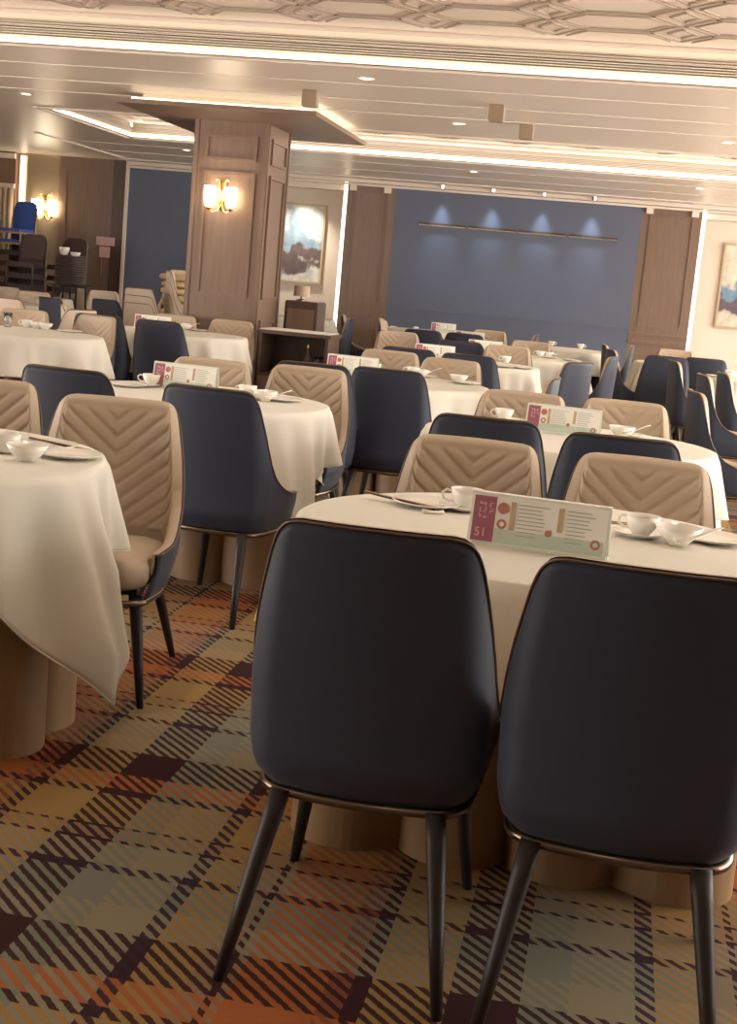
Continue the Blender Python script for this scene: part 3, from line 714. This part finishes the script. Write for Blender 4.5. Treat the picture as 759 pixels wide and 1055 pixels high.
ITEMS = [
 ('saucer', 0.103, 3.609, 0.82, 0, 'white saucer under the flowered cup on the table with card 51'),
 ('teacup', 0.105, 3.585, 0.8255, 160, 'white teacup with pink flowers on the table with card 51, right of the card'),
 ('bowl', 0.197, 3.543, 0.82, 0, 'white bowl holding a spoon on the table with card 51'),
 ('soup_spoon', 0.208, 3.418, 0.846, 20, 'white soup spoon in the bowl on the table with card 51'),
 ('plate', 0.292, 3.669, 0.82, 0, 'white plate cut behind the bowl, rightmost on the table with card 51'),
 ('chopsticks', 0.028, 3.716, 0.82, 170, 'gold tipped chopsticks half hidden by the right end of card 51'),
 ('plate', -0.479, 3.697, 0.82, 0, 'white plate on the table with card 51, left of the card'),
 ('saucer', -0.376, 3.702, 0.82, 0, 'white saucer touching card 51 at its left end'),
 ('teacup', -0.373, 3.701, 0.8255, 190, 'white teacup half hidden behind the left end of card 51'),
 ('chopsticks', -0.549, 3.675, 0.82, -20, 'brown and gold chopsticks on the table with card 51, pointing left'),
 ('chopstick_rest', -0.446, 3.576, 0.82, -70, 'small white chopstick rest left of card 51'),
 ('saucer', -1.787, 3.802, 0.82, 0, 'white saucer under the flowered cup at the left edge'),
 ('teacup', -1.761, 3.757, 0.8255, 180, 'white teacup with pink flowers at the left edge'),
 ('bowl', -1.651, 3.666, 0.82, 0, 'white bowl on the near left table'),
 ('plate', -1.586, 3.824, 0.82, 0, 'white plate, front one of two on the near left table'),
 ('plate', -1.723, 3.967, 0.82, 0, 'white plate, rear one of two on the near left table'),
 ('chopsticks', -1.689, 3.992, 0.82, -15, 'chopsticks lying behind the plates on the near left table'),
 ('saucer', -1.714, 6.227, 0.82, 0, 'white saucer on the second left table, right of its card'),
 ('teacup', -1.720, 6.259, 0.8255, 170, 'white teacup with handle on the second left table, right of its card'),
 ('bowl', -1.621, 6.214, 0.82, 0, 'white bowl holding a spoon on the second left table'),
 ('soup_spoon', -1.556, 6.066, 0.846, 15, 'white soup spoon in the bowl on the second left table'),
 ('plate', -1.565, 6.311, 0.82, 0, 'white plate on the second left table, rightmost'),
 ('saucer', -2.251, 6.323, 0.82, 0, 'white saucer on the second left table, left of its card'),
 ('teacup', -2.229, 6.340, 0.8255, 200, 'white teacup with handle on the second left table, left of its card'),
 ('plate', -2.304, 6.225, 0.82, 0, 'white plate on the second left table, leftmost'),
 ('saucer', -0.479, 6.481, 0.82, 0, 'white saucer on the second right table, left of its card'),
 ('teacup', -0.512, 6.453, 0.8255, 200, 'white teacup on the second right table, left of its card'),
 ('saucer', 0.078, 6.361, 0.82, 0, 'white saucer on the second right table, right of its card'),
 ('bowl', 0.041, 6.302, 0.82, 0, 'white bowl holding a spoon on the second right table'),
 ('soup_spoon', 0.073, 6.205, 0.846, 15, 'white soup spoon in the bowl on the second right table'),
 ('teacup', -1.351, 9.026, 0.8255, 180, 'white teacup with a print on the middle table, beside the card'),
 ('saucer', -1.361, 9.027, 0.82, 0, 'white saucer under the printed cup on the middle table'),
 ('bowl', -1.296, 9.016, 0.82, 0, 'white bowl on the middle table, behind the front bowl'),
 ('soup_spoon', -1.251, 9.003, 0.846, 15, 'white soup spoon in the rear bowl on the middle table'),
 ('bowl', -1.023, 8.861, 0.82, 0, 'white bowl on the middle table, front one'),
 ('plate', -0.969, 8.795, 0.82, 0, 'white plate on the middle table, rightmost'),
 ('saucer', -1.256, 9.005, 0.82, 0, 'white saucer behind the front bowl on the middle table'),
 ('plate', -1.667, 8.972, 0.82, 0, 'white plate on the middle table, left of its card'),
 ('teacup', -1.608, 8.997, 0.8255, 180, 'white teacup on the middle table, left of its card'),
 ('chopstick_rest', -1.141, 8.255, 0.82, 80, 'small printed chopstick rest on the middle table'),
 ('bowl', -4.009, 12.263, 0.82, 0, 'white bowl on the table left of the column'),
 ('soup_spoon', -3.980, 12.267, 0.846, 15, 'white soup spoon in the bowl on the table left of the column'),
 ('plate', -3.889, 12.269, 0.82, 0, 'white plate on the table left of the column, right side'),
 ('teacup', -4.014, 12.262, 0.8255, 0, 'white teacup on the table left of the column, beside its card'),
 ('water_glass', -4.723, 10.015, 0.82, 0, 'clear glass on the left edge middle table'),
 ('teacup', -4.614, 10.125, 0.8255, 190, 'white teacup on the left edge middle table'),
 ('bowl', -4.539, 10.143, 0.82, 0, 'white bowl on the left edge middle table, left one'),
 ('bowl', -4.470, 10.150, 0.82, 0, 'white bowl on the left edge middle table, right one'),
 ('plate', -4.250, 10.112, 0.82, 0, 'white plate on the left edge middle table'),
 ('plate', -0.959, 11.239, 0.82, 0, 'white plate on the fourth table of the middle row, left one'),
 ('plate', -0.787, 11.302, 0.82, 0, 'white plate on the fourth table of the middle row, right one'),
 ('teacup', -0.980, 11.947, 0.8255, 180, 'white teacup on the fourth table of the middle row'),
 ('folded_napkin', -1.207, 12.042, 0.82, 30, 'white folded napkin on the fourth table of the middle row'),
 ('plate', -0.702, 13.797, 0.82, 0, 'white plate on the fifth table of the middle row, left one'),
 ('bowl', -0.733, 14.005, 0.82, 0, 'white bowl on the fifth table of the middle row'),
 ('soup_spoon', -0.660, 13.968, 0.846, 20, 'white soup spoon in the bowl on the fifth table of the middle row'),
 ('plate', -0.481, 13.607, 0.82, 0, 'white plate on the fifth table of the middle row, right one'),
 ('teacup', -0.801, 13.786, 0.8255, 180, 'white teacup on the fifth table of the middle row'),
 ('folded_napkin', -2.081, 18.881, 0.82, 30, 'white folded napkin on the farthest middle table'),
 ('teacup', -0.874, 17.265, 0.8255, 0, 'white teacup on the farthest middle table, left one'),
 ('teacup', -0.514, 17.274, 0.8255, 0, 'white teacup on the farthest middle table, right one'),
 ('folded_napkin', -3.101, 18.512, 0.82, 10, 'white folded napkin on the farthest table left of centre, left one'),
 ('folded_napkin', -2.889, 19.168, 0.82, 60, 'white folded napkin on the farthest table left of centre, right one'),
 ('teacup', 1.046, 13.674, 0.8255, 0, 'white teacup on the table under the right painting'),
 ('plate', 0.902, 13.255, 0.82, 0, 'white plate on the table under the right painting'),
 ('plate', -6.603, 14.119, 0.82, 0, 'white plate on the far left table'),
 ('bowl', -6.618, 14.873, 0.82, 0, 'white bowl on the far left table'),
]
for k, x, y, z, rz, lab in ITEMS: put(PROTO[k], x, y, z, math.radians(rz), lab, CAT[k], GRP[k])
for k, p in PROTO.items():
    if p.name not in used:
        for c in list(p.children): bpy.data.objects.remove(c)
        bpy.data.objects.remove(p)

# ---------------- menu cards ----------------
def text_mesh(s, size):
    cu = bpy.data.curves.new('t', 'FONT'); cu.body = s; cu.size = size; cu.extrude = .0004
    o = bpy.data.objects.new('t', cu); C.objects.link(o); bpy.context.view_layer.update()
    me = bpy.data.meshes.new_from_object(o.evaluated_get(bpy.context.evaluated_depsgraph_get())); bpy.data.objects.remove(o)
    me.transform(Matrix.Rotation(PI/2, 4, 'X')); me.materials.clear(); return me
def card_proto(num):
    t = empty('menu_card'); W, Hh = .335, .125
    # A-shaped holder: front and back leaves leaning together on a base
    bm = bmesh.new()
    def leaf(s, y0, y1, th):
        v = [bm.verts.new(p) for p in ((-W/2, s*y0, .004), (W/2, s*y0, .004), (W/2, s*y1, Hh), (-W/2, s*y1, Hh), (-W/2, s*(y0-th), .004), (W/2, s*(y0-th), .004), (W/2, s*(y1-th), Hh), (-W/2, s*(y1-th), Hh))]
        for q in ((0, 1, 2, 3), (7, 6, 5, 4), (0, 4, 5, 1), (1, 5, 6, 2), (2, 6, 7, 3), (3, 7, 4, 0)): bm.faces.new([v[i] for i in q])
    leaf(-1, .030, .010, .003); leaf(1, .030, .010, .003); box(bm, (-W/2-.004, -.032, 0), (W/2+.004, .032, .005)); box(bm, (-W/2, -.011, Hh-.003), (W/2, .011, Hh+.001))
    obj('card_holder', bm, ACR, t)
    # printed face, lying on the front leaf (tilted)
    ang = math.atan2(.020, Hh-.004)
    def face(name, bm, m, off):
        o = obj(name, bm, m, t); o.location = (0, -.030-off, .004); o.rotation_euler = (-ang, 0, 0); return o
    face('card_sheet', B((-W/2+.006, -.0006, .004), (W/2-.004, .0004, Hh-.008)), CARDW, .0012)
    # mint wash along the lower part of the print
    face('mint_panel', B((-W/2+.065, -.0004, .006), (W/2-.008, .0004, .040)), CARDT, .0022)
    face('maroon_panel', B((-W/2+.008, -.0005, .006), (-W/2+.062, .0005, Hh-.010)), MAROON, .0024)
    bm = bmesh.new(); rnd = random.Random(3)
    for row, (z, k) in enumerate(((.094, 3), (.080, 3), (.066, 2))):
        for q in range(k):
            for s_ in range(4):
                x = -W/2+.020+q*.012+rnd.uniform(0, .006); zz = z+rnd.uniform(-.004, .005)
                if rnd.random() < .5: box(bm, (x, -.0004, zz), (x+.008, .0004, zz+.0012))
                else: box(bm, (x, -.0004, zz-.004), (x+.0012, .0004, zz+.004))
    face('heading_marks', bm, PINKL, .0032)
    if num:
        me = text_mesh(num, .030); o = link('number', me, t, PINKL); o.location = (-W/2+.016, -.0335, .022); o.rotation_euler = (-ang, 0, 0)
    bm = bmesh.new()
    def disc(x, z, r_, rin=0):
        n = 24; a = [bm.verts.new((x+r_*math.cos(2*PI*i/n), 0, z+r_*math.sin(2*PI*i/n))) for i in range(n)]
        if not rin: bm.faces.new(a)
        else:
            b_ = [bm.verts.new((x+rin*math.cos(2*PI*i/n), 0, z+rin*math.sin(2*PI*i/n))) for i in range(n)]
            for i in range(n): bm.faces.new((a[i], a[(i+1) % n], b_[(i+1) % n], b_[i]))
    for cx_, cz_, rr_, ri_ in ((-W/2+.080, .090, .014, 0), (-W/2+.080, .052, .012, .006), (.140, .032, .012, .006), (.026, .044, .008, 0)):
        bm = bmesh.new(); disc(cx_, cz_, rr_, ri_); face('dish_picture', bm, REDP, .0032)
    # disc(-W/2+.080, .052, .012, .006); disc(-W/2+.080, .052, .003); disc(.140, .032, .012); disc(.026, .044, .008); disc(.018, .040, .004)
    for x0, z0 in ((-W/2+.098, .040), (.046, .050)): face('ochre_column', B((x0, -.0004, z0), (x0+.012, .0004, .108)), OCHRE, .0034)
    for c0, wd in ((-W/2+.116, .080), (.066, .070)):
        bm = bmesh.new()
        for q in range(9): z = .102-q*.0092; ww = wd*rnd.uniform(.55, 1) if z > .045 else wd*.6; box(bm, (c0, -.0003, z), (c0+ww, .0003, z+.0022))
        face('text_lines', bm, INK, .0030)
    return t
CARDS = [
 (-0.145, 3.24, -6, 'white menu card with maroon end reading 51, on the nearest table'),
 (-0.22, 6.15, -8, 'menu card with maroon end on the second right table'),
 (-2.06, 6.35, -8, 'menu card with maroon end on the second left table'),
 (-1.66, 8.5, -6, 'menu card with maroon end on the middle table'),
 (-4.15, 11.75, 0, 'menu card on the table left of the column'),
 (-1.53, 11.35, 0, 'menu card on the fourth table of the middle row'),
 (-1.32, 13.45, 0, 'menu card with maroon end on the fifth table of the middle row'),
 (-1.75, 15.9, 0, 'menu card with pink end on the far table behind the dark chair backs'),
 (-2.42, 18.6, 0, 'plain white menu card on the farthest table left of centre'),
]
c51 = card_proto('51'); cN = card_proto(None)
for i, (x, y, rz, lab) in enumerate(CARDS):
    put(c51 if i == 0 else cN, x, y, .8195, math.radians(rz), lab, 'menu card', 'menu cards')

# ---------------- service station by the column ----------------
t = empty('service_cabinet', (-2.98, 12.55, 0)); tag(t, 'dark brown service cabinet with open shelf, right of the column', 'cabinet')
obj('body', box(box(box(bmesh.new(), (-.33, -.25, 0), (.33, .25, .50)), (-.33, .22, .50), (.33, .25, .86)), (-.33, -.25, .50), (-.30, .22, .86)), WOODD, t)
obj('side_panel', B((.30, -.25, .50), (.33, .22, .86)), WOODD, t)
obj('top', B((-.35, -.27, .86), (.35, .27, .895)), WOODD, t, bevel=.006)
for s in (-1, 1):
    d = obj('door', B((s*.165-.155, -.268, .04), (s*.165+.155, -.25, .47)), WOOD, t, bevel=.004)
    obj('handle', B((s*.03-.006, -.285, .22), (s*.03+.006, -.268, .32)), BRONZE, d)
tag(obj('table_runner', B((-3.31, 12.30, .8955), (-2.66, 12.80, .903)), CLOTH, bevel=.002), 'white cloth laid on top of the dark service cabinet', 'cloth')
t = empty('tall_cabinet', (-3.22, 13.7, 0)); tag(t, 'tall narrow dark cabinet just behind the service cabinet', 'cabinet')
obj('body', B((-.17, -.2, 0), (.17, .2, 1.16)), WOODD, t, bevel=.01); obj('door', B((-.14, -.215, .08), (.14, -.2, 1.08)), WOOD, t, bevel=.003)
t = empty('table_lamp', (-3.27, 13.7, 1.16)); tag(t, 'small beige drum shade lamp on the tall cabinet', 'lamp')
bm = bmesh.new(); lathe(bm, [(.05, 0), (.05, .01), (.012, .02), (.012, .05)], 16); obj('base', bm, BRONZE, t)
bm = bmesh.new(); lathe(bm, [(.085, .045), (.08, .15)], 24, caps=(True, True)); obj('lamp_shade', bm, CURT, t, smooth=False)
for i, (x, y, l) in enumerate(((-2.86, 12.42, 'dark bottle on the service cabinet shelf'),)):
    t = empty('bottle', (x, y, .50)); tag(t, l, 'bottle')
    bm = bmesh.new(); lathe(bm, [(.035, 0), (.037, .02), (.037, .15), (.014, .20), (.014, .26)], 16); obj('body', bm, PIPE, t, smooth=True)
    bm = bmesh.new(); lathe(bm, [(.016, .26), (.016, .285)], 12); obj('cap', bm, GOLD, t)
for i, (x, y, l) in enumerate(((-2.76, 12.40, 'clear stemmed glass on the cabinet shelf, front one'), (-2.74, 12.52, 'clear stemmed glass on the cabinet shelf, rear one'))):
    bm = bmesh.new(); lathe(bm, [(.032, 0), (.030, .003), (.004, .006), (.004, .07), (.03, .10), (.034, .14), (.028, .18), (.026, .18), (.032, .14), (.027, .10), (.002, .078)], 20)
    o = obj('wine_glass', bm, GLASS, smooth=True); o.location = (x, y, .5); tag(o, l, 'glass', 'stemmed glasses')

# ---------------- stacks at the left ----------------
def banquet_proto(m, frm):
    t = empty('banquet_chair')
    bm = bmesh.new(); box(bm, (-.20, -.19, .43), (.20, .20, .475)); obj('seat', bm, m, t, bevel=.015)
    bm = bmesh.new(); rings(bm, [[(x*k, y, z) for x, y in ((-.19, -.21+dy), (.19, -.21+dy), (.19, -.175+dy), (-.19, -.175+dy))] for z, k, dy in ((.52, .95, -.01), (.70, 1, -.035), (.84, .92, -.055), (.88, .6, -.06))]); obj('backrest', bm, m, t, bevel=.006)
    for sx in (-1, 1):
        obj('leg', tube(bmesh.new(), [(sx*.205, .19, 0), (sx*.205, .19, .44)], .0125, 8), frm, t)
        obj('leg', tube(bmesh.new(), [(sx*.205, -.25, 0), (sx*.205, -.19, .44), (sx*.195, -.235, .80)], .0125, 8), frm, t)
    bm = bmesh.new(); box(bm, (-.205, .185, .405), (.205, .20, .43)); box(bm, (-.205, -.20, .405), (.205, -.185, .43)); box(bm, (-.212, -.2, .405), (-.198, .2, .43)); box(bm, (.198, -.2, .405), (.212, .2, .43)); obj('seat_frame', bm, frm, t)
    return t
BD = banquet_proto(DKFR, DKFR); BT = banquet_proto(TANW, TANW)
def ordinal(k, n): return ['bottom one', 'second from the bottom', 'third from the bottom', 'fourth from the bottom', 'fifth from the bottom', 'sixth from the bottom', 'seventh from the bottom', 'eighth from the bottom'][k] if k < n-1 else 'topmost one'
BC = banquet_proto(BLUEC, TANW)
for s, (x, y, nm, pr_, n, rz) in enumerate(((-9.20, 18.35, 'tan framed chair in the left edge stack', BT, 7, 3.0),
        (-8.85, 18.9, 'dark chair in the stack under a blue chair', BD, 7, 3.05), (-8.42, 18.35, 'dark chair in the stack below the pilaster lamp', BD, 6, 3.1), (-8.05, 18.9, 'dark chair in the stack behind the tray pile', BD, 6, 3.0))):
    for k in range(n): put(pr_, x, y, k*.155, rz, nm+', '+(ordinal(k, n) if s > 1 else ordinal(k, 99)), 'chair', ('tan stacked chairs', 'dark stacked chairs')[s > 0])
for x, y, l in ((-9.20, 18.35, 'bright blue chair on the tan stack'), (-8.85, 18.9, 'bright blue chair on the dark stack by the light strip')):
    for k in range(2): put(BC, x, y, (7+k)*.155, 3.0, l+', '+('lower of two', 'upper of two')[k], 'chair', 'blue chairs on top of the stacks')
# stack of serving trays on a stand, cups on top
def tray():
    bm = bmesh.new(); lathe(bm, [(.17, 0), (.20, .006), (.215, .03), (.21, .03), (.195, .010), (.01, .008)], 24); return obj('serving_tray', bm, DKFR, smooth=True)
t = empty('tray_stand', (-7.47, 17.7, 0)); tag(t, 'dark folding stand under the pile of trays by the brown panel', 'stand')
for sx in (-1, 1):
    for sy in (-1, 1): obj('leg', tube(bmesh.new(), [(sx*.2, sy*.2, 0), (sx*.16, sy*.16, 1.0)], .014, 8), LEG, t)
obj('top', B((-.22, -.22, 1.0), (.22, .22, 1.02)), LEG, t)
tr = tray()
for k in range(12): put(tr, -7.47, 17.7, 1.021+k*.032, 0, 'dark round serving tray in the pile by the brown panel, %s' % (['lowest', 'second lowest', 'third from below', 'fourth from below', 'fifth from below', 'sixth from below', 'seventh from below', 'eighth from below', 'fourth from the top', 'third from the top', 'second from the top', 'topmost'][k]), 'tray', 'piled serving trays')
for q, (x, l) in enumerate(((-7.55, 'tall white cup on the pile of trays, left one'), (-7.39, 'short white cup on the pile of trays, right one'))):
    put(PROTO['teacup'], x, 17.65, 1.021+11*.032+.012, 2, l, 'cup', 'teacups').scale = (1.6, 1.6, 2.2 if q == 0 else 1.2)

# ---------------- pale chairs stacked left of the column, cushions on them ----------------
for s, (x, y, n, rz, pt_, nm) in enumerate(((-5.36, 15.1, 3, 70, .085, 'front'), (-4.98, 15.3, 4, 25, .13, 'right hand'), (-5.30, 15.95, 5, -80, .10, 'cushion topped'))):
    for k in range(n):
        a = math.radians(rz)
        put(CHP, x, y, k*pt_, a-PI/2, 'pale chair in the %s stack left of the column, %s' % (nm, ordinal(k, n)), 'chair', 'pale chairs stacked by the column')
cu = bmesh.new()
rings(cu, [[(math.copysign(abs(math.cos(a))**.5, math.cos(a))*.21*k, math.copysign(abs(math.sin(a))**.5, math.sin(a))*.21*k, z) for a in [2*PI*i/32 for i in range(32)]] for k, z in ((.85, 0), (1, .02), (1, .05), (.9, .07), (.5, .08))])
cp = obj('seat_cushion', cu, mat('tan_cushion', (.50, .36, .20), .6), smooth=True)
zc = .495+.10*4
for k in range(5): put(cp, -5.28+.02*(k % 2), 15.90-.02*k, zc+.082*k, .5+.15*k, 'tan cushion piled on the rear pale chair stack, '+ordinal(k, 5), 'cushion', 'piled tan cushions')
